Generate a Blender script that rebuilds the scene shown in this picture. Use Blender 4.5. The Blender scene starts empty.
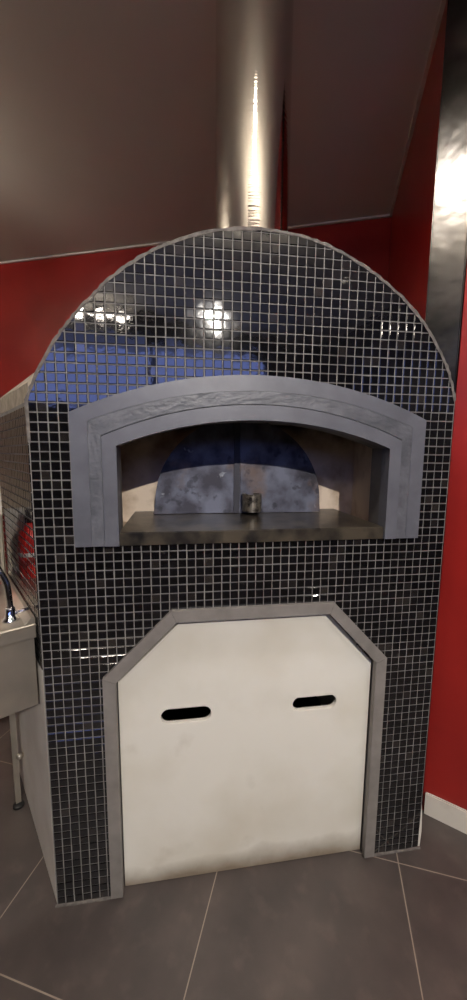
import bpy, bmesh, math, random
from mathutils import Vector, Matrix
from mathutils.geometry import tessellate_polygon

random.seed(7)
scene = bpy.context.scene
C = scene.collection

# ------------------------------------------------------------------ camera, world, lights, exposure
cam_data = bpy.data.cameras.new('camera')
cam = bpy.data.objects.new('camera', cam_data); C.objects.link(cam)
cam_data.sensor_fit = 'VERTICAL'; cam_data.sensor_height = 36.0
cam_data.lens = 13.13; cam_data.clip_start = 0.02
yaw, pitch, roll = -0.146036, -0.126424, -0.008202
Rm = Matrix.Rotation(yaw, 3, 'Z') @ Matrix.Rotation(pitch, 3, 'X') @ Matrix.Rotation(roll, 3, 'Y')
r_, f_, u_ = Rm.col[0], Rm.col[1], Rm.col[2]
M = Matrix(((r_.x, u_.x, -f_.x), (r_.y, u_.y, -f_.y), (r_.z, u_.z, -f_.z))).to_4x4()
M.translation = Vector((0.3853, -1.0183, 1.3761))
cam.matrix_world = M
scene.camera = cam
scene.view_settings.view_transform = 'Standard'
scene.view_settings.look = 'None'
scene.view_settings.gamma = 1.0
scene.view_settings.use_curve_mapping = False
scene.view_settings.exposure = 0.0

world = bpy.data.worlds.new('world'); scene.world = world; world.use_nodes = True
wb = world.node_tree.nodes['Background']
wb.inputs[0].default_value = (0.27, 0.36, .92, 1)      # blue evening light outside the window
wb.inputs[1].default_value = 2.7

CEIL = 2.9
LAMPS = [   # x, y, watts, radius, colour, cone, blend, aim point : recessed downlights of the room
    (0.56, -0.50, 30, 0.022, (1.0, 0.94, 0.86), 150, .45, None),
    (0.76, -3.20, 410, 0.02, (1.0, 0.94, 0.86), 58, .25, (0.62, -0.52, .80)),
    (1.85, -2.25, 75, 0.03, (1.0, 0.94, 0.86), 118, .4, None),
    (-1.30, 1.25, 12, 0.04, (1.0, 0.94, 0.86), 150, .5, None),
]
def lamp_light(x, y, w, rad, col, cone, blend, aim):
    l = bpy.data.lights.new('downlight_lamp', 'SPOT'); l.spot_size = math.radians(cone); l.spot_blend = blend
    l.energy = w; l.color = col; l.shadow_soft_size = rad
    o = bpy.data.objects.new('downlight_lamp', l); C.objects.link(o); o.location = (x, y, CEIL - 0.09)
    if aim: o.rotation_euler = (Vector(aim)-o.location).to_track_quat('-Z', 'Y').to_euler()
for L in LAMPS: lamp_light(*L)

# ------------------------------------------------------------------ helpers
def lin(c):
    return tuple(((v/255)/12.92 if v/255 <= .04045 else ((v/255+.055)/1.055)**2.4) for v in c) + (1,)

def mat(name, rgb, rough=.5, metal=0., spec=.5, noise=None, bump=None, ior=None, aniso=None, coat=0):
    """rgb is the sRGB albedo; noise=(scale, rgb2, low, high, detail); bump=(scale, strength, dist)"""
    m = bpy.data.materials.new(name); m.use_nodes = True
    nt = m.node_tree; b = nt.nodes['Principled BSDF']
    b.inputs['Base Color'].default_value = lin(rgb)
    b.inputs['Roughness'].default_value = rough
    b.inputs['Metallic'].default_value = metal
    b.inputs['Specular IOR Level'].default_value = spec
    b.inputs['Coat Weight'].default_value = coat
    if ior: b.inputs['IOR'].default_value = ior
    tc = nt.nodes.new('ShaderNodeTexCoord')
    m['tc'] = tc.name
    if noise:
        n = nt.nodes.new('ShaderNodeTexNoise'); n.inputs['Scale'].default_value = noise[0]
        n.inputs['Detail'].default_value = noise[4] if len(noise) > 4 else 6
        nt.links.new(tc.outputs['Object'], n.inputs['Vector'])
        mr = nt.nodes.new('ShaderNodeMapRange'); mr.inputs[1].default_value = noise[2]; mr.inputs[2].default_value = noise[3]
        nt.links.new(n.outputs['Fac'], mr.inputs[0])
        mx = nt.nodes.new('ShaderNodeMix'); mx.data_type = 'RGBA'; mx.name = 'mix0'
        mx.inputs[6].default_value = lin(rgb); mx.inputs[7].default_value = lin(noise[1])
        nt.links.new(mr.outputs[0], mx.inputs[0]); nt.links.new(mx.outputs[2], b.inputs['Base Color'])
    if bump:
        n = nt.nodes.new('ShaderNodeTexNoise'); n.inputs['Scale'].default_value = bump[0]; n.inputs['Detail'].default_value = 3
        if len(bump) > 3:
            mp = nt.nodes.new('ShaderNodeMapping'); mp.inputs['Scale'].default_value = bump[3]
            nt.links.new(tc.outputs['Object'], mp.inputs[0]); nt.links.new(mp.outputs[0], n.inputs['Vector'])
        else:
            nt.links.new(tc.outputs['Object'], n.inputs['Vector'])
        bp = nt.nodes.new('ShaderNodeBump'); bp.inputs['Strength'].default_value = bump[1]; bp.inputs['Distance'].default_value = bump[2]
        nt.links.new(n.outputs['Fac'], bp.inputs['Height']); nt.links.new(bp.outputs[0], b.inputs['Normal'])
    if aniso:
        b.inputs['Anisotropic'].default_value = aniso
        tg = nt.nodes.new('ShaderNodeTangent'); tg.direction_type = 'RADIAL'; tg.axis = 'Z'
        b.inputs['Anisotropic Rotation'].default_value = 0.0
        nt.links.new(tg.outputs[0], b.inputs['Tangent'])
    return m

def layer(m, rgb, kind, args):
    """adds one more patch of colour over a material: 'below' z (object space) with a noisy edge, or 'noise'"""
    nt = m.node_tree; b = nt.nodes['Principled BSDF']; tc = nt.nodes[m['tc']]
    inp = b.inputs['Base Color']
    n = nt.nodes.new('ShaderNodeTexNoise'); n.inputs['Detail'].default_value = 5; n.inputs['Scale'].default_value = args[0]
    nt.links.new(tc.outputs['Object'], n.inputs['Vector'])
    mr = nt.nodes.new('ShaderNodeMapRange'); mr.inputs[1].default_value = args[1]; mr.inputs[2].default_value = args[2]
    mr.inputs[3].default_value = 0; mr.inputs[4].default_value = args[3]
    if kind == 'noise':
        nt.links.new(n.outputs['Fac'], mr.inputs[0])
    else:
        sp = nt.nodes.new('ShaderNodeSeparateXYZ'); nt.links.new(tc.outputs['Object'], sp.inputs[0])
        ma = nt.nodes.new('ShaderNodeMath'); ma.operation = 'MULTIPLY_ADD'
        nt.links.new(n.outputs['Fac'], ma.inputs[0]); ma.inputs[1].default_value = args[4]
        nt.links.new(sp.outputs['Z'], ma.inputs[2]); nt.links.new(ma.outputs[0], mr.inputs[0])
    mx = nt.nodes.new('ShaderNodeMix'); mx.data_type = 'RGBA'
    if inp.is_linked: nt.links.new(inp.links[0].from_socket, mx.inputs[6])
    else: mx.inputs[6].default_value = inp.default_value
    mx.inputs[7].default_value = lin(rgb)
    nt.links.new(mr.outputs[0], mx.inputs[0]); nt.links.new(mx.outputs[2], inp)
    return m

def link(name, me, m, parent=None, smooth=False):
    o = bpy.data.objects.new(name, me); C.objects.link(o)
    if m: me.materials.append(m)
    if parent: o.parent = parent
    if smooth:
        for p in me.polygons: p.use_smooth = True
    return o
def obj(name, bm, m, parent=None, smooth=False):
    bmesh.ops.recalc_face_normals(bm, faces=bm.faces)
    me = bpy.data.meshes.new(name); bm.to_mesh(me); bm.free()
    return link(name, me, m, parent, smooth)
def thing(name, label, cat, loc=(0, 0, 0), group=None):
    o = bpy.data.objects.new(name, None); C.objects.link(o); o.empty_display_size = .1
    o.location = loc; o['label'] = label; o['category'] = cat
    if group: o['group'] = group
    return o
def struct(o): o['kind'] = 'structure'; return o

def prism(bm, pts, axis, a, b):
    """extrude a closed 2D outline: axis 'z' -> pts are (x,y); axis 'y' -> pts are (x,z)"""
    def P(p, t): return (p[0], p[1], t) if axis == 'z' else (p[0], t, p[1])
    lo = [bm.verts.new(P(p, a)) for p in pts]; hi = [bm.verts.new(P(p, b)) for p in pts]
    n = len(pts)
    bm.faces.new(lo); bm.faces.new(hi[::-1])
    for i in range(n):
        bm.faces.new((lo[i], hi[i], hi[(i+1) % n], lo[(i+1) % n]))
def box(bm, x0, x1, y0, y1, z0, z1):
    prism(bm, [(x0, y0), (x1, y0), (x1, y1), (x0, y1)], 'z', z0, z1)
def plate(loops, y0, y1, name, m, parent=None, bevel=0):
    """flat plate in the xz plane with holes, between y0 (front) and y1 (back)"""
    bm = bmesh.new()
    tris = tessellate_polygon([[Vector((p[0], p[1], 0)) for p in lp] for lp in loops])
    flat = [p for lp in loops for p in lp]
    fv = [bm.verts.new((p[0], y0, p[1])) for p in flat]; bv = [bm.verts.new((p[0], y1, p[1])) for p in flat]
    for t in tris:
        bm.faces.new([fv[i] for i in t]); bm.faces.new([bv[i] for i in reversed(t)])
    k = 0
    for lp in loops:
        n = len(lp)
        for i in range(n):
            a, b = k+i, k+(i+1) % n
            bm.faces.new((fv[a], bv[a], bv[b], fv[b]))
        k += n
    if bevel:
        for f in bm.faces: f.normal_update()
        ee = [e for e in bm.edges if abs(e.verts[0].co.y-y0) < 1e-6 and abs(e.verts[1].co.y-y0) < 1e-6 and any(len({round(v.co.y, 5) for v in f.verts}) > 1 for f in e.link_faces)]
        bmesh.ops.bevel(bm, geom=ee, offset=bevel, segments=2, affect='EDGES')
    return obj(name, bm, m, parent)
def tube(bm, pts, rad, seg=14, cap=True):
    pts = [Vector(p) for p in pts]
    rads = rad if isinstance(rad, (list, tuple)) else [rad]*len(pts)
    rings = []; up = Vector((0.13, 0.21, 0.97)).normalized()
    prev = None
    for i, p in enumerate(pts):
        t = (pts[min(i+1, len(pts)-1)] - pts[max(i-1, 0)]).normalized()
        if prev is None:
            n = t.cross(Vector((1, 0, 0)) if abs(t.x) < .9 else Vector((0, 1, 0))).normalized()
        else: n = (prev - t*prev.dot(t)).normalized()
        prev = n; b = t.cross(n)
        rings.append([bm.verts.new(p + (n*math.cos(2*math.pi*k/seg) + b*math.sin(2*math.pi*k/seg))*rads[i]) for k in range(seg)])
    for a, b in zip(rings, rings[1:]):
        for k in range(seg): bm.faces.new((a[k], a[(k+1) % seg], b[(k+1) % seg], b[k]))
    if cap: bm.faces.new(rings[0][::-1]); bm.faces.new(rings[-1])
def lathe(bm, prof, cx, cy, seg=32, cap=True):
    rings = [[bm.verts.new((cx+r*math.cos(2*math.pi*k/seg), cy+r*math.sin(2*math.pi*k/seg), z)) for k in range(seg)] for r, z in prof]
    for a, b in zip(rings, rings[1:]):
        for k in range(seg): bm.faces.new((a[k], a[(k+1) % seg], b[(k+1) % seg], b[k]))
    if cap: bm.faces.new(rings[0][::-1]); bm.faces.new(rings[-1])
def catmull(pts, n=8):
    out = []
    P = [pts[0]] + list(pts) + [pts[-1]]
    for i in range(1, len(P)-2):
        p0, p1, p2, p3 = P[i-1], P[i], P[i+1], P[i+2]
        for k in range(n):
            t = k/n
            out.append(tuple(.5*((2*p1[j]) + (-p0[j]+p2[j])*t + (2*p0[j]-5*p1[j]+4*p2[j]-p3[j])*t*t + (-p0[j]+3*p1[j]-3*p2[j]+p3[j])*t**3) for j in range(len(p1))))
    out.append(tuple(pts[-1])); return out
def hull(pts):
    pts = sorted(set(pts))
    def half(ps):
        h = []
        for p in ps:
            while len(h) > 1 and (h[-1][0]-h[-2][0])*(p[1]-h[-2][1]) - (h[-1][1]-h[-2][1])*(p[0]-h[-2][0]) <= 0: h.pop()
            h.append(p)
        return h
    a = half(pts); b = half(pts[::-1]); return a[:-1] + b[:-1]      # counter-clockwise
def clip(poly, line_pts):
    """convex clip of poly by a ccw convex outline"""
    out = poly; n = len(line_pts)
    for i in range(n):
        (ax, ay), (bx, by) = line_pts[i], line_pts[(i+1) % n]
        s = lambda p: (bx-ax)*(p[1]-ay) - (by-ay)*(p[0]-ax)
        new = []
        for k in range(len(out)):
            p, q = out[k], out[(k+1) % len(out)]
            sp, sq = s(p), s(q)
            if sp >= 0: new.append(p)
            if (sp >= 0) != (sq >= 0):
                t = sp/(sp-sq); new.append((p[0]+(q[0]-p[0])*t, p[1]+(q[1]-p[1])*t))
        out = new
        if len(out) < 3: return []
    return out
def inside(p, poly):
    c = False; n = len(poly)
    for i in range(n):
        (x1, y1), (x2, y2) = poly[i], poly[(i+1) % n]
        if (y1 > p[1]) != (y2 > p[1]) and p[0] < (x2-x1)*(p[1]-y1)/(y2-y1)+x1: c = not c
    return c
def arch(x0, x1, zb, zs, za, n=28):
    """opening outline: straight sides from zb to zs, then a shallow circular arch rising to za (ccw from lower left going right)"""
    c = (x0+x1)/2; w = (x1-x0)/2; s = za-zs; R = (w*w+s*s)/(2*s); zc = za-R; a = math.asin(w/R)
    top = [(c+R*math.sin(a-2*a*i/n), zc+R*math.cos(a-2*a*i/n)) for i in range(n+1)]
    return [(x0, zb), (x1, zb)] + top

# ------------------------------------------------------------------ materials
M_ceiling = mat('ceiling_paint', (204, 200, 190), .75, noise=(1.2, (196, 191, 181), .35, .7), bump=(60, .05, .002))
M_red = mat('red_wall_paint', (144, 34, 29), .28, noise=(3, (128, 28, 25), .35, .7), bump=(35, .12, .004))
M_umber = mat('dark_umber_wall_paint', (52, 46, 44), .6)
M_cream = mat('cream_wall_paint', (196, 182, 160), .5)
M_base = mat('white_baseboard_paint', (205, 198, 188), .45, noise=(14, (176, 166, 152), .5, .75))
M_plaster = mat('white_plaster', (208, 203, 194), .7, noise=(5, (186, 178, 166), .4, .75), bump=(30, .25, .004))
M_cement = mat('rough_cement', (158, 148, 132), .85, noise=(40, (128, 118, 102), .35, .7), bump=(70, .4, .004))
M_grout = mat('grey_grout', (124, 121, 118), .8, noise=(9, (88, 84, 82), .35, .75))
M_mortar = mat('mortar_edge', (104, 98, 94), .85, noise=(60, (76, 71, 68), .35, .7), bump=(90, .6, .004))
M_slate = mat('grey_slate', (93, 94, 102), .42, noise=(16, (80, 81, 89), .35, .7), bump=(120, .08, .002))
M_slate2 = mat('chiselled_slate', (93, 94, 101), .45, noise=(22, (68, 70, 76), .35, .7), bump=(60, .5, .004, (1, 1, 1.6)))
M_trim = mat('grey_stone_trim', (128, 123, 119), .5, noise=(18, (112, 107, 103), .35, .7), bump=(90, .1, .002))
M_hearth = mat('dark_hearth_stone', (70, 63, 53), .32, noise=(14, (26, 24, 23), .40, .62), bump=(50, .15, .003))
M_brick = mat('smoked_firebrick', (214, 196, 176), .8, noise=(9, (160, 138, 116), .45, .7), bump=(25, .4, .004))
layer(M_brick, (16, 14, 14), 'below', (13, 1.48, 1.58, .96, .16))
M_soot = mat('black_soot', (20, 18, 18), .9)
M_door = mat('heat_tinted_steel', (112, 115, 130), .42, metal=.25, noise=(11, (62, 60, 70), .40, .62, 10), bump=(14, .15, .004))
layer(M_door, (112, 92, 80), 'noise', (7, .53, .66, .75))
layer(M_door, (44, 44, 52), 'noise', (23, .60, .68, .7))
layer(M_door, (186, 190, 196), 'noise', (16, .67, .73, .7))
layer(M_door, (40, 40, 50), 'below', (8, 1.49, 1.60, .5, .14))
M_doorbar = mat('dark_steel_bar', (58, 57, 64), .45, metal=.3)
M_handle = mat('worn_steel_handle', (150, 142, 128), .4, metal=.8, noise=(60, (60, 54, 50), .45, .65))
M_panel = mat('off_white_board', (219, 215, 206), .5, noise=(3.2, (204, 198, 185), .42, .72), bump=(60, .05, .002))
layer(M_panel, (150, 138, 118), 'noise', (5.5, .64, .78, .3))
layer(M_panel, (104, 86, 62), 'below', (6, .135, .06, .85, .11))
M_steel = mat('brushed_steel', (200, 192, 178), .42, metal=.9, noise=(5, (172, 166, 156), .4, .7), bump=(60, .05, .002, (1, 1, 14)))
M_pipe = mat('polished_flue_steel', (214, 208, 200), .075, metal=1, bump=(3, .35, .0015, (.3, .3, 45)))
M_column = mat('dull_steel_sheet', (96, 93, 90), .25, metal=1, noise=(7, (60, 58, 56), .35, .7), bump=(7, .35, .012))
M_chrome = mat('chrome', (220, 220, 225), .08, metal=1)
M_dark = mat('dark_rubber', (22, 21, 22), .6)
M_redplastic = mat('red_plastic', (190, 30, 24), .3)
M_whiteplastic = mat('white_plastic', (225, 222, 215), .35)
M_blackplastic = mat('black_plastic', (20, 20, 22), .35)

# glazed tiles: each island slightly different
M_tile = mat('black_glazed_tile', (13, 13, 16), .045, ior=1.95, bump=(45, .04, .004))
nt = M_tile.node_tree; b = nt.nodes['Principled BSDF']
geo = nt.nodes.new('ShaderNodeNewGeometry')
cr = nt.nodes.new('ShaderNodeValToRGB'); cr.color_ramp.elements[0].color = lin((9, 9, 11)); cr.color_ramp.elements[1].color = lin((24, 22, 24))
e = cr.color_ramp.elements.new(.93); e.color = lin((17, 16, 19)); e = cr.color_ramp.elements.new(.96); e.color = lin((44, 40, 38))
nt.links.new(geo.outputs['Random Per Island'], cr.inputs[0]); nt.links.new(cr.outputs[0], b.inputs['Base Color'])

# floor: large dark tiles laid at an angle to the oven, thin pale joints
M_floor = mat('dark_floor_tiles', (78, 70, 67), .38, noise=(5, (60, 54, 53), .35, .7, 8), bump=(30, .12, .003))
layer(M_floor, (98, 88, 82), 'noise', (14, .55, .75, .4))
nt = M_floor.node_tree; b = nt.nodes['Principled BSDF']; tc = nt.nodes[M_floor['tc']]
mp = nt.nodes.new('ShaderNodeMapping'); mp.inputs['Rotation'].default_value = (0, 0, math.radians(22.3))
nt.links.new(tc.outputs['Object'], mp.inputs[0])
sp = nt.nodes.new('ShaderNodeSeparateXYZ'); nt.links.new(mp.outputs[0], sp.inputs[0])
lines = []
for out, off, per in (('X', .448, .590), ('Y', .385, .550)):
    a = nt.nodes.new('ShaderNodeMath'); a.operation = 'SUBTRACT'; nt.links.new(sp.outputs[out], a.inputs[0]); a.inputs[1].default_value = off
    p = nt.nodes.new('ShaderNodeMath'); p.operation = 'PINGPONG'; nt.links.new(a.outputs[0], p.inputs[0]); p.inputs[1].default_value = per/2
    l = nt.nodes.new('ShaderNodeMath'); l.operation = 'LESS_THAN'; nt.links.new(p.outputs[0], l.inputs[0]); l.inputs[1].default_value = .0017
    lines.append(l)
mxm = nt.nodes.new('ShaderNodeMath'); mxm.operation = 'MAXIMUM'
nt.links.new(lines[0].outputs[0], mxm.inputs[0]); nt.links.new(lines[1].outputs[0], mxm.inputs[1])
mx = nt.nodes.new('ShaderNodeMix'); mx.data_type = 'RGBA'; mx.inputs[7].default_value = lin((142, 130, 118))
nt.links.new(b.inputs['Base Color'].links[0].from_socket, mx.inputs[6]); nt.links.new(mxm.outputs[0], mx.inputs[0])
nt.links.new(mx.outputs[2], b.inputs['Base Color'])

# ------------------------------------------------------------------ room shell
BR = (1.745, 1.357); WR = (1.248, 0.200); P0 = (1.234, 0.19); P1 = (2.87, -1.283)
FR = (2.35, -4.31); FL = (-3.43, -2.10); BL = (-1.25, 2.491)
room = [BL, FL, FR, P1, P0, WR, BR]
def wall(name, a, b, z0, z1, m, th=.12, ext=0.0):
    ax, ay = a; bx, by = b; L = math.hypot(bx-ax, by-ay); dx, dy = (bx-ax)/L, (by-ay)/L
    nx, ny = dy, -dx           # outward for a ccw room outline
    a2 = (ax-dx*ext, ay-dy*ext); b2 = (bx+dx*ext, by+dy*ext)
    bm = bmesh.new()
    prism(bm, [a2, b2, (b2[0]+nx*th, b2[1]+ny*th), (a2[0]+nx*th, a2[1]+ny*th)], 'z', z0, z1)
    return struct(obj(name, bm, m))
bm = bmesh.new(); prism(bm, [(-4.5, -5), (4, -5), (4, 3.6), (-4.5, 3.6)], 'z', -.1, 0); struct(obj('floor', bm, M_floor))
bm = bmesh.new(); prism(bm, [(-4.5, -5), (4, -5), (4, 3.6), (-4.5, 3.6)], 'z', CEIL, CEIL+.1); struct(obj('ceiling', bm, M_ceiling))
wall('wall_back', BR, BL, 0, CEIL, M_red, ext=.12)
wall('wall_right', WR, BR, 0, CEIL, M_red)
wall('wall_corner', P1, (P0[0]+.743*.1, P0[1]-.669*.1), 0, CEIL, M_red)
wall('wall_side', FR, P1, 0, CEIL, M_umber, ext=.1)
wall('wall_left', BL, FL, .85, CEIL, M_cream)
struct(wall('trim_1', BL, FL, 0, .85, M_red))
def cornice(name, a, b):
    ax, ay = a; bx, by = b; L = math.hypot(bx-ax, by-ay); dx, dy = (bx-ax)/L, (by-ay)/L; nx, ny = -dy, dx
    bm = bmesh.new()
    prism(bm, [(ax+nx*.001, ay+ny*.001), (bx+nx*.001, by+ny*.001), (bx+nx*.016, by+ny*.016), (ax+nx*.016, ay+ny*.016)], 'z', CEIL-.012, CEIL-.0005)
    return struct(obj(name, bm, M_base))
cornice('trim_2', BR, BL); cornice('trim_3', WR, BR)
# front wall (behind the camera) with a wide high window
dxf, dyf = (FR[0]-FL[0]), (FR[1]-FL[1]); Lf = math.hypot(dxf, dyf); dxf /= Lf; dyf /= Lf
def fw(s, n=0): return (FL[0]+dxf*s + dyf*n, FL[1]+dyf*s - dxf*n)   # n>0 outward
W0, W1, WZ0, WZ1 = 2.25, 5.35, 1.84, 2.74
bm = bmesh.new()
for s0, s1, z0, z1 in ((-.1, W0, 0, CEIL), (W1, Lf+.1, 0, CEIL), (W0, W1, 0, WZ0), (W0, W1, WZ1, CEIL)):
    prism(bm, [fw(s0), fw(s1), fw(s1, .12), fw(s0, .12)], 'z', z0, z1)
struct(obj('wall_front', bm, M_umber))
win = struct(thing('window_1', 'wide high window with blue evening light behind the camera', 'window', (fw((W0+W1)/2)[0], fw((W0+W1)/2)[1], WZ0)))
def W(o):   # parent while keeping the world place
    o.parent = win; o.matrix_parent_inverse = Matrix.Translation(-win.location); return o
for k in ('label', 'category'): del win[k]
bm = bmesh.new()
def fbar(s0, s1, z0, z1, n0=.03, n1=.08): prism(bm, [fw(s0, n0), fw(s1, n0), fw(s1, n1), fw(s0, n1)], 'z', z0, z1)
fbar(W0, W1, WZ0, WZ0+.05); fbar(W0, W1, WZ1-.05, WZ1)
for s in (W0, W0+1.5, W1-.05): fbar(s, s+.05, WZ0+.05, WZ1-.05)
W(obj('window_frame', bm, M_dark))
# baseboard on the wall right of the oven
ddx, ddy = (P1[0]-P0[0]), (P1[1]-P0[1]); Ld = math.hypot(ddx, ddy); ddx /= Ld; ddy /= Ld
def dg(s, n=0): return (P0[0]+ddx*s + ddy*n, P0[1]+ddy*s - ddx*n)      # n>0 towards the room
bm = bmesh.new(); prism(bm, [dg(.108, -.001), dg(2.1, -.001), dg(2.1, .012), dg(.108, .012)], 'z', 0, .088)
es = [e for e in bm.edges if all(v.co.z > .08 for v in e.verts)]
bmesh.ops.bevel(bm, geom=es, offset=.004, segments=2, affect='EDGES')
struct(obj('baseboard_right', bm, M_base))

# steel column between the dark red wall and the bright one
col = thing('steel_column', 'tall narrow dull stainless steel column beside the red wall right of the oven', 'column', (P0[0]+.05, P0[1], 0))
bm = bmesh.new()
for s0, s1, n0, n1 in ((-.010, .096, -.125, .008),):
    prism(bm, [dg(s0, n0), dg(s1, n0), dg(s1, n1), dg(s0, n1)], 'z', 0.012, CEIL-.001)
es = [e for e in bm.edges if abs(e.verts[0].co.z-e.verts[1].co.z) > 1]
bmesh.ops.bevel(bm, geom=es, offset=.004, segments=3, affect='EDGES')
o = obj('column_sheet', bm, M_column, col); o.matrix_parent_inverse = Matrix.Translation(-col.location)
bm = bmesh.new(); prism(bm, [dg(-.012, -.12), dg(.098, -.12), dg(.098, .01), dg(-.012, .01)], 'z', 0, .03)
o = obj('column_foot', bm, M_dark, col); o.matrix_parent_inverse = Matrix.Translation(-col.location)

# ------------------------------------------------------------------ the oven
oven = thing('pizza_oven', 'large domed pizza oven faced with small black mosaic tiles and a grey arched mouth', 'oven')
rimpts = [(0, 1.507), (.020, 1.556), (.048, 1.606), (.081, 1.664), (.115, 1.709), (.169, 1.767), (.217, 1.814), (.275, 1.858), (.352, 1.902), (.476, 1.946),
          (.586, 1.960), (.656, 1.960), (.742, 1.948), (.814, 1.927), (.888, 1.896), (.943, 1.866), (1.010, 1.822), (1.066, 1.773), (1.099, 1.738),
          (1.133, 1.694), (1.169, 1.637), (1.192, 1.582), (1.206, 1.540)]
XR = 1.206
outline = hull([(0.0, 0.0), (XR, 0.0)] + [tuple(p) for p in catmull(rimpts, 6)])
mouth_out = arch(.106, 1.103, 1.125, 1.478, 1.587)
mouth_band = arch(.150, 1.061, 1.125, 1.456, 1.545)
mouth_groove = arch(.184, 1.028, 1.125, 1.418, 1.508)
mouth_in = arch(.221, .992, 1.125, 1.394, 1.467)
access_out = [(.161, 0), (.161, .737), (.356, .929), (.847, .929), (1.031, .736), (1.031, 0)]
access_in = [(.197, 0), (.197, .721), (.371, .893), (.833, .893), (.995, .721), (.995, 0)]
# facade body with both openings
TH = .09
hole1 = arch(.215, .998, 1.120, 1.396, 1.470)
body_loop = [p for p in outline if p[1] > 1e-6 or True]
i0 = min(range(len(outline)), key=lambda i: outline[i][0]+outline[i][1])
outl = outline[i0:] + outline[:i0]          # starts at (0,0), then (XR,0), up and back over the arch
loop = [outl[0], (.190, 0), (.190, .716), (.368, .897), (.836, .897), (1.002, .718), (1.002, 0)] + outl[1:]
plate([loop, hole1[::-1]], 0, TH, 'facade', M_grout, oven)

# mosaic
def mosaic(name, tiles, place, m, parent, T=.0024, gap=.0011, tilt=.005):
    """tiles: list of convex 2D polygons; place(x, z, depth) -> point"""
    V = []; F = []
    for poly in tiles:
        cx = sum(p[0] for p in poly)/len(poly); cz = sum(p[1] for p in poly)/len(poly)
        n = len(poly); gx, gz = random.gauss(0, tilt), random.gauss(0, tilt); base = len(V)
        dt = random.gauss(0, .00018)
        for p in poly:
            V.append(place(p[0], p[1], -.0004))
        for sc, d in ((.93, T*.72), (.80, T)):
            for p in poly:
                x, z = cx+(p[0]-cx)*(1-(1-sc)*.75), cz+(p[1]-cz)*(1-(1-sc)*.75)
                V.append(place(x, z, d+dt+gx*(x-cx)+gz*(z-cz)))
        for r in range(2):
            for i in range(n):
                F.append((base+r*n+i, base+r*n+(i+1) % n, base+(r+1)*n+(i+1) % n, base+(r+1)*n+i))
        F.append(tuple(base+2*n+i for i in range(n)))
    me = bpy.data.meshes.new(name); me.from_pydata(V, [], F); me.update()
    return link(name, me, m, parent)
def area(p): return abs(sum(p[i][0]*p[(i+1) % len(p)][1]-p[(i+1) % len(p)][0]*p[i][1] for i in range(len(p))))/2
PT = XR/48.0; g = .00115
mo_skip = arch(.118, 1.090, 1.135, 1.470, 1.575)
ac_skip = [(.172, -.1), (.172, .733), (.361, .918), (.842, .918), (1.020, .731), (1.020, -.1)]
tiles = []
outline_in = [(.6025+(p[0]-.6025)*.9955, (p[1]-1.0)*.9955+1.0 if p[1] > 1e-6 else 0.0) for p in outline]
PZ = .025
for i in range(48):
    for j in range(-1, 80):
        x0, z0 = i*PT, j*PZ + .0027+ .022*0
        q = [(x0+g, z0+g), (x0+PT-g, z0+g), (x0+PT-g, z0+PZ-g), (x0+g, z0+PZ-g)]
        if all(inside(p, mo_skip) for p in q) or all(inside(p, ac_skip) for p in q): continue
        jx, jz = random.gauss(0, .00025), random.gauss(0, .00025)
        q = [(p[0]+jx, p[1]+jz) for p in q]
        q = clip(q, outline_in)
        if len(q) < 3 or area(q) < 2.5e-5: continue
        tiles.append(q)
mosaic('front_mosaic', tiles, lambda x, z, d: (x, -d, z), M_tile, oven)

# mortar edge round the arch
bm = bmesh.new()
arcp = [p for p in outl[1:] if p[1] > 1.4]
cx0, cz0 = .6, 1.2
fr = []
for k, p in enumerate(arcp + [(0.0, 1.40)]):
    d = Vector((p[0]-cx0, p[1]-cz0)).normalized()
    jo = random.uniform(.0, .0045); ji = random.uniform(-.001, .002)
    fr.append([(p[0]+d.x*jo, -.0032-random.uniform(0, .001), p[1]+d.y*jo), (p[0]+d.x*(jo+.001), TH+.004, p[1]+d.y*(jo+.001)),
               (p[0]-d.x*.012, TH+.004, p[1]-d.y*.012), (p[0]-d.x*(.0045+ji), -.0026, p[1]-d.y*(.0045+ji))])
rings = [[bm.verts.new(v) for v in f] for f in fr]
for a, b_ in zip(rings, rings[1:]):
    for k in range(4): bm.faces.new((a[k], a[(k+1) % 4], b_[(k+1) % 4], b_[k]))
bm.faces.new(rings[0]); bm.faces.new(rings[-1][::-1])
obj('mortar_edge', bm, M_mortar, oven)

# side body: flared left side (plaster below, tiles above), straight right side, back, top and the vault
fd = Vector((-.520, .854)); fn = Vector((-.854, -.520))
def fp(s, n=0): return (fd.x*s+fn.x*n, fd.y*s+fn.y*n)
bm = bmesh.new()
prism(bm, [(0, 0.001), fp(.62), (fp(.62)[0]+.06, fp(.62)[1]), (.10, TH+.001), (.05, 0.09)], 'z', 0, .768)
prism(bm, [(.006, 0.004), fp(.62, -.004), (fp(.62)[0]+.06, fp(.62)[1]), (.10, TH+.001), (.05, 0.09)], 'z', .768, 1.505)
e1 = fp(.62)
prism(bm, [e1, (e1[0], 1.25), (e1[0]+.06, 1.25), (e1[0]+.06, e1[1])], 'z', 0, 1.505)
prism(bm, [(XR-.06, TH), (XR-.06, 1.25), (XR, 1.25), (XR, TH)], 'z', 0, 1.50)
prism(bm, [(e1[0], 1.25), (e1[0], 1.31), (XR, 1.31), (XR, 1.25)], 'z', 0, 1.505)
prism(bm, [fp(.62), (e1[0], 1.31), (XR, 1.31), (XR, TH+.001), (.07, TH+.001)], 'z', 1.485, 1.505)
obj('plaster_body', bm, M_plaster, oven)
bm = bmesh.new()
cap = [(.012, .004), fp(.60, .004), (e1[0]+.08, e1[1]+.02), (.09, .09), (.03, .03)]
prism(bm, [(.004, .006), fp(.61, .004), (e1[0]+.16, e1[1]+.02), (.13, .089), (.06, .06)], 'z', 1.5055, 1.552)
bmesh.ops.subdivide_edges(bm, edges=[e for e in bm.edges if e.calc_length() > .2], cuts=14)
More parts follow.
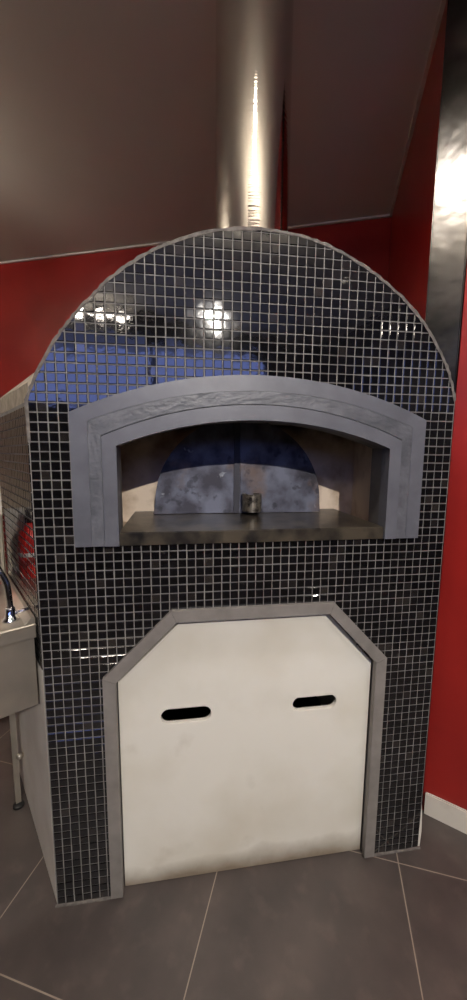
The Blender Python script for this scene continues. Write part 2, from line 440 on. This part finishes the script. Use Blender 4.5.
for v in bm.verts:
    if v.co.z > 1.53:
        v.co.z += random.uniform(-.002, .002) + max(0, (v.co.x*.854+v.co.y*.52)-.01)*1.0
obj('cement_cap', bm, M_cement, oven)
bm = bmesh.new()
n = 30
prof = []
for k in range(n+1):
    a = math.pi*k/n
    prof.append((.60-.50*math.cos(a), 1.505+.36*math.sin(a)))
prism(bm, prof, 'y', TH+.002, 1.2)
obj('vault', bm, M_cement, oven, True)
# side tiles
tl = []
for i in range(22):
    for j in range(31, 61):
        s0 = .0005+i*.025; z0 = j*.025 - .0025 - .0025
        if z0+.025 > 1.5075: continue
        tl.append([(s0+g, z0+g), (s0+.025-g, z0+g), (s0+.025-g, z0+.025-g), (s0+g, z0+.025-g)])
bm = bmesh.new(); prism(bm, [fp(.004, -.0038), fp(.556, -.0038), fp(.556, 0), fp(.0005, 0)], 'z', .7685, 1.5035)
obj('side_grout', bm, M_grout, oven)
mosaic('side_mosaic', tl, lambda s, z, d: (fd.x*s+fn.x*d, fd.y*s+fn.y*d, z), M_tile, oven, tilt=.003)
# bead of mortar where the front meets the floor
for a, b_ in ((-.004, .196), (.996, 1.21)):
    bm = bmesh.new(); P = [(a+(b_-a)*t/10, -.003+random.uniform(-.001, .001), .001) for t in range(11)]
    tube(bm, P, [random.uniform(.004, .006) for _ in P], 8)
    obj('floor_bead', bm, M_mortar, oven)
bm = bmesh.new()
tube(bm, [(XR+.001, .006, .0), (XR+.003, .006, .06), (XR+.002, .006, .13), (XR+.0005, .006, .17)], [.007, .008, .006, .003], 8)
obj('corner_plaster', bm, M_plaster, oven)

# grey mouth surround
fr1 = plate([mouth_out, mouth_band[::-1]], -.020, .0, 'mouth_frame', M_slate, oven, bevel=.0012)
# the loops share the bottom line, so rebuild each ring as an open band instead
bpy.data.objects.remove(fr1)
def band(name, A, B, y0, y1, m, parent, cuts=0, rough=0.0, bevel=.001):
    """band between two arch outlines (both start lower left, lower right, then the arch right to left)"""
    a = A[1:] + [A[0]]; b_ = B[1:] + [B[0]]
    N = 10
    def dens(p):
        s0 = [tuple(p[0][k]+(p[1][k]-p[0][k])*t/N for k in (0, 1)) for t in range(N)]
        s1 = [tuple(p[-2][k]+(p[-1][k]-p[-2][k])*t/N for k in (0, 1)) for t in range(1, N+1)]
        return s0 + list(p[1:-1]) + s1
    a, b_ = dens(a), dens(b_)
    bm = bmesh.new()
    R = []
    for p, q in zip(a, b_):
        row = [bm.verts.new((p[0], y1, p[1]))]
        for c in range(cuts+2):
            t = c/(cuts+1); yy = y0 + (random.uniform(-rough, rough) if 0 < c < cuts+1 else 0)
            row.append(bm.verts.new((p[0]+(q[0]-p[0])*t, yy, p[1]+(q[1]-p[1])*t)))
        row.append(bm.verts.new((q[0], y1, q[1])))
        R.append(row)
    for r, s in zip(R, R[1:]):
        for k in range(len(r)): bm.faces.new((r[k], r[(k+1) % len(r)], s[(k+1) % len(r)], s[k]))
    bm.faces.new(R[0]); bm.faces.new(R[-1][::-1])
    return obj(name, bm, m, parent)
surround = bpy.data.objects.new('mouth_surround', None); C.objects.link(surround); surround.parent = oven
band('outer_band', mouth_out, mouth_band, -.020, .0, M_slate, surround)
band('chiselled_band', arch(.1505, 1.0605, 1.125, 1.4555, 1.5445), arch(.1825, 1.0295, 1.125, 1.420, 1.5105), -.0195, .0, M_slate2, surround, 3, .0003)
band('inner_band', mouth_groove, mouth_in, -.0225, .02, M_slate, surround)
# dark joint between the two bands
band('dark_joint', arch(.1825, 1.0295, 1.126, 1.420, 1.5105), arch(.184, 1.028, 1.126, 1.418, 1.508), -.012, .0, M_soot, surround)

# hearth slab
bm = bmesh.new(); box(bm, .2185, .9945, -.012, .60, 1.123, 1.160)
es = [e for e in bm.edges if all(v.co.y < 0 for v in e.verts)]
bmesh.ops.bevel(bm, geom=es, offset=.002, segments=2, affect='EDGES')
obj('hearth_slab', bm, M_hearth, oven)
# vestibule walls
YB = .36
bm = bmesh.new()
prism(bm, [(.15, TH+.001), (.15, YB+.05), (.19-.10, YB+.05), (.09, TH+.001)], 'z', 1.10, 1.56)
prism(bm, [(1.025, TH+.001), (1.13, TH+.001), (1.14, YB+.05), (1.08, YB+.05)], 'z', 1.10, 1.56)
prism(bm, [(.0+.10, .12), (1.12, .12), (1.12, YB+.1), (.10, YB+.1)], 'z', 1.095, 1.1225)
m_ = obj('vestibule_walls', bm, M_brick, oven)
mo = [(.36, 1.10), (.84, 1.10)] + [(.60+.24*math.cos(math.pi*k/20), 1.21+.24*math.sin(math.pi*k/20)) for k in range(21)]
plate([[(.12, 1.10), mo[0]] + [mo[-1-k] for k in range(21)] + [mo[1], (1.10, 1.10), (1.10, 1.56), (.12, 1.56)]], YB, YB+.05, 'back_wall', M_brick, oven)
bm = bmesh.new(); box(bm, .10, 1.13, TH+.001, YB+.05, 1.53, 1.56); obj('vestibule_roof', bm, M_soot, oven)
bm = bmesh.new(); box(bm, .30, .90, .9, .92, 1.1, 1.6); obj('firebox_back', bm, M_soot, oven)
# half-round steel door: two leaves, middle bar, handle
def leaf(x0, x1, y0, y1):
    cx, cz, R = .60, 1.20, .302
    pts = [(x0, 1.162), (x1, 1.162)]
    top = []
    for k in range(61):
        a = math.pi*k/60; x = cx+R*math.cos(a); z = cz+R*math.sin(a)
        if x0 <= x <= x1: top.append((x, z))
    if x1 < .61: top = [(x1, cz+math.sqrt(R*R-(x1-cx)**2))] + top
    if x0 > .59: top = top + [(x0, cz+math.sqrt(R*R-(x0-cx)**2))]
    pts += top
    bm = bmesh.new(); prism(bm, pts, 'y', y0, y1)
    return bm
door = obj('oven_door', leaf(.290, .592, .283, .290), M_door, oven)
obj('door_leaf', leaf(.598, .905, .279, .286), M_door, door)
bm = bmesh.new(); box(bm, .577, .597, .274, .282, 1.162, 1.498); obj('door_bar', bm, M_doorbar, door)
bm = bmesh.new(); box(bm, .600, .618, .273, .2795, 1.19, 1.495); obj('door_strip', bm, M_door, door)
bm = bmesh.new()   # bent strap handle
hp = [(.618, .275), (.606, .252), (.610, .226), (.630, .208), (.656, .214), (.668, .238), (.661, .262), (.652, .279)]
hp = catmull(hp, 4)
rr = []
for (x, y) in hp:
    rr.append([(x, y, 1.180), (x, y, 1.225)])
for off in (0,):
    V = []
    for i, (x, y) in enumerate(hp):
        x2, y2 = hp[min(i+1, len(hp)-1)]; x1, y1 = hp[max(i-1, 0)]
        t = Vector((x2-x1, y2-y1)).normalized(); nn = Vector((-t.y, t.x))*.003
        V.append([bm.verts.new((x+nn.x, y+nn.y, 1.174)), bm.verts.new((x+nn.x, y+nn.y, 1.236)), bm.verts.new((x-nn.x, y-nn.y, 1.236)), bm.verts.new((x-nn.x, y-nn.y, 1.174))])
    for a, b_ in zip(V, V[1:]):
        for k in range(4): bm.faces.new((a[k], a[(k+1) % 4], b_[(k+1) % 4], b_[k]))
    bm.faces.new(V[0]); bm.faces.new(V[-1][::-1])
obj('door_handle', bm, M_handle, door)

# grey trim round the wood store opening, mitred pieces
trim = bpy.data.objects.new('opening_trim', None); C.objects.link(trim); trim.parent = oven
for k in range(5):
    bm = bmesh.new()
    q = [access_out[k], access_out[k+1], access_in[k+1], access_in[k]]
    c = (sum(p[0] for p in q)/4, sum(p[1] for p in q)/4)
    q = [(c[0]+(p[0]-c[0])*.9985, max(.0085, c[1]+(p[1]-c[1])*.9985)) for p in q]
    prism(bm, q, 'y', -.015, .004)
    bmesh.ops.recalc_face_normals(bm, faces=bm.faces)
    es = [e for e in bm.edges if all(v.co.y < -.01 for v in e.verts)]
    bmesh.ops.bevel(bm, geom=es, offset=.0012, segments=2, affect='EDGES')
    obj('trim_piece', bm, M_trim, trim)

# ------------------------------------------------------------------ loose white board closing the opening
def stadium(x0, x1, z0, z1, sl=0.0):
    r = (z1-z0)/2; zc = (z0+z1)/2; P = []
    for k in range(13):
        a = -math.pi/2+math.pi*k/12; P.append((x1-r+r*math.cos(a), zc+r*math.sin(a)))
    for k in range(13):
        a = math.pi/2+math.pi*k/12; P.append((x0+r+r*math.cos(a), zc+r*math.sin(a)))
    return P
bl = [(.1985, .001), (.9975, .001), (.9985, .708), (.845, .8785), (.378, .8765), (.1975, .702)]
board = plate([bl, stadium(.320, .474, .553, .601)[::-1], stadium(.736, .883, .555, .601)[::-1]], .020, .034, 'access_board', M_panel, None, bevel=.0015)
board['label'] = 'off-white board with two black hand slots closing the opening under the oven'
board['category'] = 'panel'

# ------------------------------------------------------------------ flue pipe
pipe = thing('flue_pipe', 'shiny round stainless steel flue pipe rising from the top of the oven', 'pipe', (.624, .25, 1.867))
PR = .1185
bm = bmesh.new()
lathe(bm, [(PR, 0), (PR, .52)], 0, 0, 96, False); obj('lower_pipe', bm, M_pipe, pipe, True)
bm = bmesh.new(); lathe(bm, [(PR-.0006, .51), (PR-.0006, CEIL-1.867)], 0, 0, 96, False); obj('upper_pipe', bm, M_pipe, pipe, True)
bm = bmesh.new(); lathe(bm, [(PR+.001, CEIL-1.873), (PR+.05, CEIL-1.873), (PR+.05, CEIL-1.868), (PR+.001, CEIL-1.868)], 0, 0, 48, False); obj('ceiling_collar', bm, M_steel, pipe)

# ------------------------------------------------------------------ steel sink, left
SW = (-.021, .024)
sink = thing('steel_sink', 'brushed stainless steel sink unit at the left edge beside the oven', 'sink', (SW[0], SW[1], 0))
sink.rotation_euler = (0, 0, math.atan2(-fd.x, fd.y))     # local +y runs back along the oven side, local -x to the left
W_, D_, H_ = 1.0, .52, .900
def sk(name, bm, m, parent=None, smooth=False): return obj(name, bm, m, parent or sink, smooth)
bm = bmesh.new()     # top with a bowl opening
xo, xi = [-.33, -.88], None
hx0, hx1, hy0, hy1 = -.90, -.30, .07, .40
for a in ((-W_, 0.0, 0, hy0), (-W_, 0.0, hy1, D_), (-W_, hx0, hy0, hy1), (hx1, 0.0, hy0, hy1)):
    box(bm, a[0], a[1], a[2], a[3], H_-.010, H_)
sk('sink_top', bm, M_steel)
bm = bmesh.new()     # folded front lip
box(bm, -W_, 0, -.004, .010, H_-.042, H_-.0005)
es = [e for e in bm.edges if all(v.co.y < 0 for v in e.verts)]; bmesh.ops.bevel(bm, geom=es, offset=.003, segments=3, affect='EDGES')
sk('front_lip', bm, M_steel)
bm = bmesh.new()     # apron
box(bm, -W_, -.004, .008, .014, H_-.25, H_-.040); box(bm, -.010, -.004, .014, D_-.01, H_-.25, H_-.012)
sk('apron', bm, M_steel)
bm = bmesh.new()     # raised right rim and back splash
prism(bm, [(-.026, H_), (-.010, H_+.016), (0, H_+.016), (0, H_)], 'y', .0, D_-.012); sk('side_rim', bm, M_steel)
bm = bmesh.new(); box(bm, -W_, -.004, D_-.012, D_, H_-.02, H_+.26)
sk('backsplash', bm, M_steel)
bm = bmesh.new()     # bowl
zt, zb = H_-.01, H_-.21
T = [(hx0, hy0), (hx1, hy0), (hx1, hy1), (hx0, hy1)]; Bt = [(hx0+.03, hy0+.03), (hx1-.03, hy0+.03), (hx1-.03, hy1-.03), (hx0+.03, hy1-.03)]
tv = [bm.verts.new((*p, zt)) for p in T]; bv = [bm.verts.new((*p, zb)) for p in Bt]
for k in range(4): bm.faces.new((tv[k], tv[(k+1) % 4], bv[(k+1) % 4], bv[k]))
bm.faces.new(bv); sk('bowl', bm, M_steel)
for (lx, ly) in ((-.026, .405), (-W_+.03, .43), (-W_+.03, .05)):
    bm = bmesh.new(); prism(bm, [(lx-.009, ly-.009), (lx+.009, ly-.009), (lx+.009, ly+.009), (lx-.009, ly+.009)], 'z', .02, H_-.05)
    lg = sk('leg', bm, M_steel)
    bm = bmesh.new(); lathe(bm, [(.020, 0), (.020, .008), (.009, .014), (.009, .03)], lx, ly, 16); obj('foot', bm, M_dark, lg)
    bm = bmesh.new(); bmesh.ops.create_uvsphere(bm, u_segments=16, v_segments=10, radius=.012, matrix=Matrix.Translation((lx+.012, ly-.018, .22))); obj('leg_bolt', bm, M_steel, lg, True)
fx, fy = -.050, .062
fa = bpy.data.objects.new('faucet', None); C.objects.link(fa); fa.parent = sink
bm = bmesh.new(); lathe(bm, [(.022, H_), (.022, H_+.004), (.014, H_+.010), (.0125, H_+.034), (.0105, H_+.038)], fx, fy, 24); obj('faucet_base', bm, M_chrome, fa, True)
bm = bmesh.new()
tube(bm, catmull([(fx, fy, H_+.03), (fx-.001, fy, H_+.07), (fx-.006, fy+.01, H_+.115), (fx-.035, fy+.03, H_+.175), (fx-.085, fy+.055, H_+.215), (fx-.15, fy+.085, H_+.21), (fx-.19, fy+.105, H_+.16)], 6), .0085, 16)
obj('spout', bm, M_chrome, fa, True)
bm = bmesh.new(); tube(bm, [(fx+.010, fy, H_+.018), (fx+.030, fy-.004, H_+.022), (fx+.045, fy-.008, H_+.026)], [.007, .006, .004], 12); obj('faucet_lever', bm, M_chrome, fa, True)

# red detergent bottle on the back ledge of the sink
bot = thing('detergent_bottle', 'red plastic bottle with a black cap standing at the back of the sink', 'bottle')
lp = Vector((-.074, .445, H_+.0005)); ang = math.atan2(-fd.x, fd.y)
bot.location = (SW[0]+lp.x*math.cos(ang)-lp.y*math.sin(ang), SW[1]+lp.x*math.sin(ang)+lp.y*math.cos(ang), lp.z)
bm = bmesh.new(); lathe(bm, [(.040, 0), (.044, .006), (.044, .15), (.036, .175), (.016, .198), (.014, .21)], 0, 0, 28); obj('bottle_body', bm, M_redplastic, bot, True)
bm = bmesh.new(); lathe(bm, [(.017, .2105), (.017, .235), (.009, .24), (.008, .26)], 0, 0, 20); obj('cap', bm, M_blackplastic, bot, True)
bm = bmesh.new(); lathe(bm, [(.0445, .085), (.0445, .100)], 0, 0, 28, False); obj('bottle_label', bm, M_whiteplastic, bot, True)

# ------------------------------------------------------------------ ceiling lamps behind and above the camera, plus two added tray fills
M_glow = bpy.data.materials.new('lamp_glow'); M_glow.use_nodes = True
bb = M_glow.node_tree.nodes['Principled BSDF']; bb.inputs['Emission Color'].default_value = (1, .9, .78, 1); bb.inputs['Emission Strength'].default_value = 14
M_tube = M_glow.copy(); M_tube.node_tree.nodes['Principled BSDF'].inputs['Emission Strength'].default_value = 60
M_tube_fill = M_glow.copy(); M_tube_fill.node_tree.nodes['Principled BSDF'].inputs['Emission Strength'].default_value = 620  # strong glow for the added tray fills only
where = ['in front of the oven mouth', 'far behind the camera, in line with the oven', 'far behind the camera on the right', 'over the sink on the left']
for (x, y, *_), wh in zip(LAMPS, where):
    t = thing('ceiling_downlight', 'small round ceiling downlight ' + wh, 'lamp', (x, y, CEIL), 'ceiling downlights')
    bm = bmesh.new(); lathe(bm, [(.030, -.0005), (.060, -.0005), (.060, -.012), (.048, -.018), (.044, -.012)], 0, 0, 32, False); obj('ring', bm, M_whiteplastic, t, True)
    bm = bmesh.new(); lathe(bm, [(.001, -.004), (.044, -.004)], 0, 0, 32, False); obj('lens', bm, M_glow, t)
def fixture(lab, px, py, rz, tray):
    t = thing('tray_fill_light' if tray else 'batten_light', lab, 'lamp', (px, py, CEIL), 'tube lights under the ceiling'); t.rotation_euler = (0, 0, rz)
    bm = bmesh.new(); box(bm, -.42, .42, -.02, .02, -.03, -.001); obj('housing', bm, M_whiteplastic, t)
    bm = bmesh.new(); tube(bm, [(-.40, 0, -.16), (.40, 0, -.16)], .016, 16); obj('tube', bm, M_tube_fill if tray else M_tube, t, True)
    for q in (-.35, .35):
        bm = bmesh.new(); box(bm, q-.01, q+.01, -.01, .01, -.185 if tray else -.16, -.03); obj('bracket', bm, M_whiteplastic, t)
    if tray:
        bm = bmesh.new(); prism(bm, [(-.09, -.135), (-.10, -.135), (-.085, -.192), (.085, -.192), (.10, -.135), (.09, -.135), (.078, -.185), (-.078, -.185)], 'y', -.43, .43)
        bmesh.ops.rotate(bm, verts=bm.verts, cent=(0, 0, 0), matrix=Matrix.Rotation(math.pi/2, 3, 'Z'))
        obj('tray', bm, M_umber, t)  # added tray sends the fill up to the ceiling and off the walls
fixture('long bright tube light under the ceiling by the window behind the camera', fw(3.05, -.22)[0], fw(3.05, -.22)[1], math.atan2(dyf, dxf), False)
fixture('added fill light for the ceiling, long tube in a dark tray near the cream wall on the left', -1.5, .45, math.radians(64.6), True)  # unseen fill, added to brighten the ceiling on the left
fixture('added fill light for the ceiling, tube in a dark tray in mid room just behind the camera', .55, -1.10, math.radians(-22), True)  # second unseen fill, added to lift the ceiling above the camera
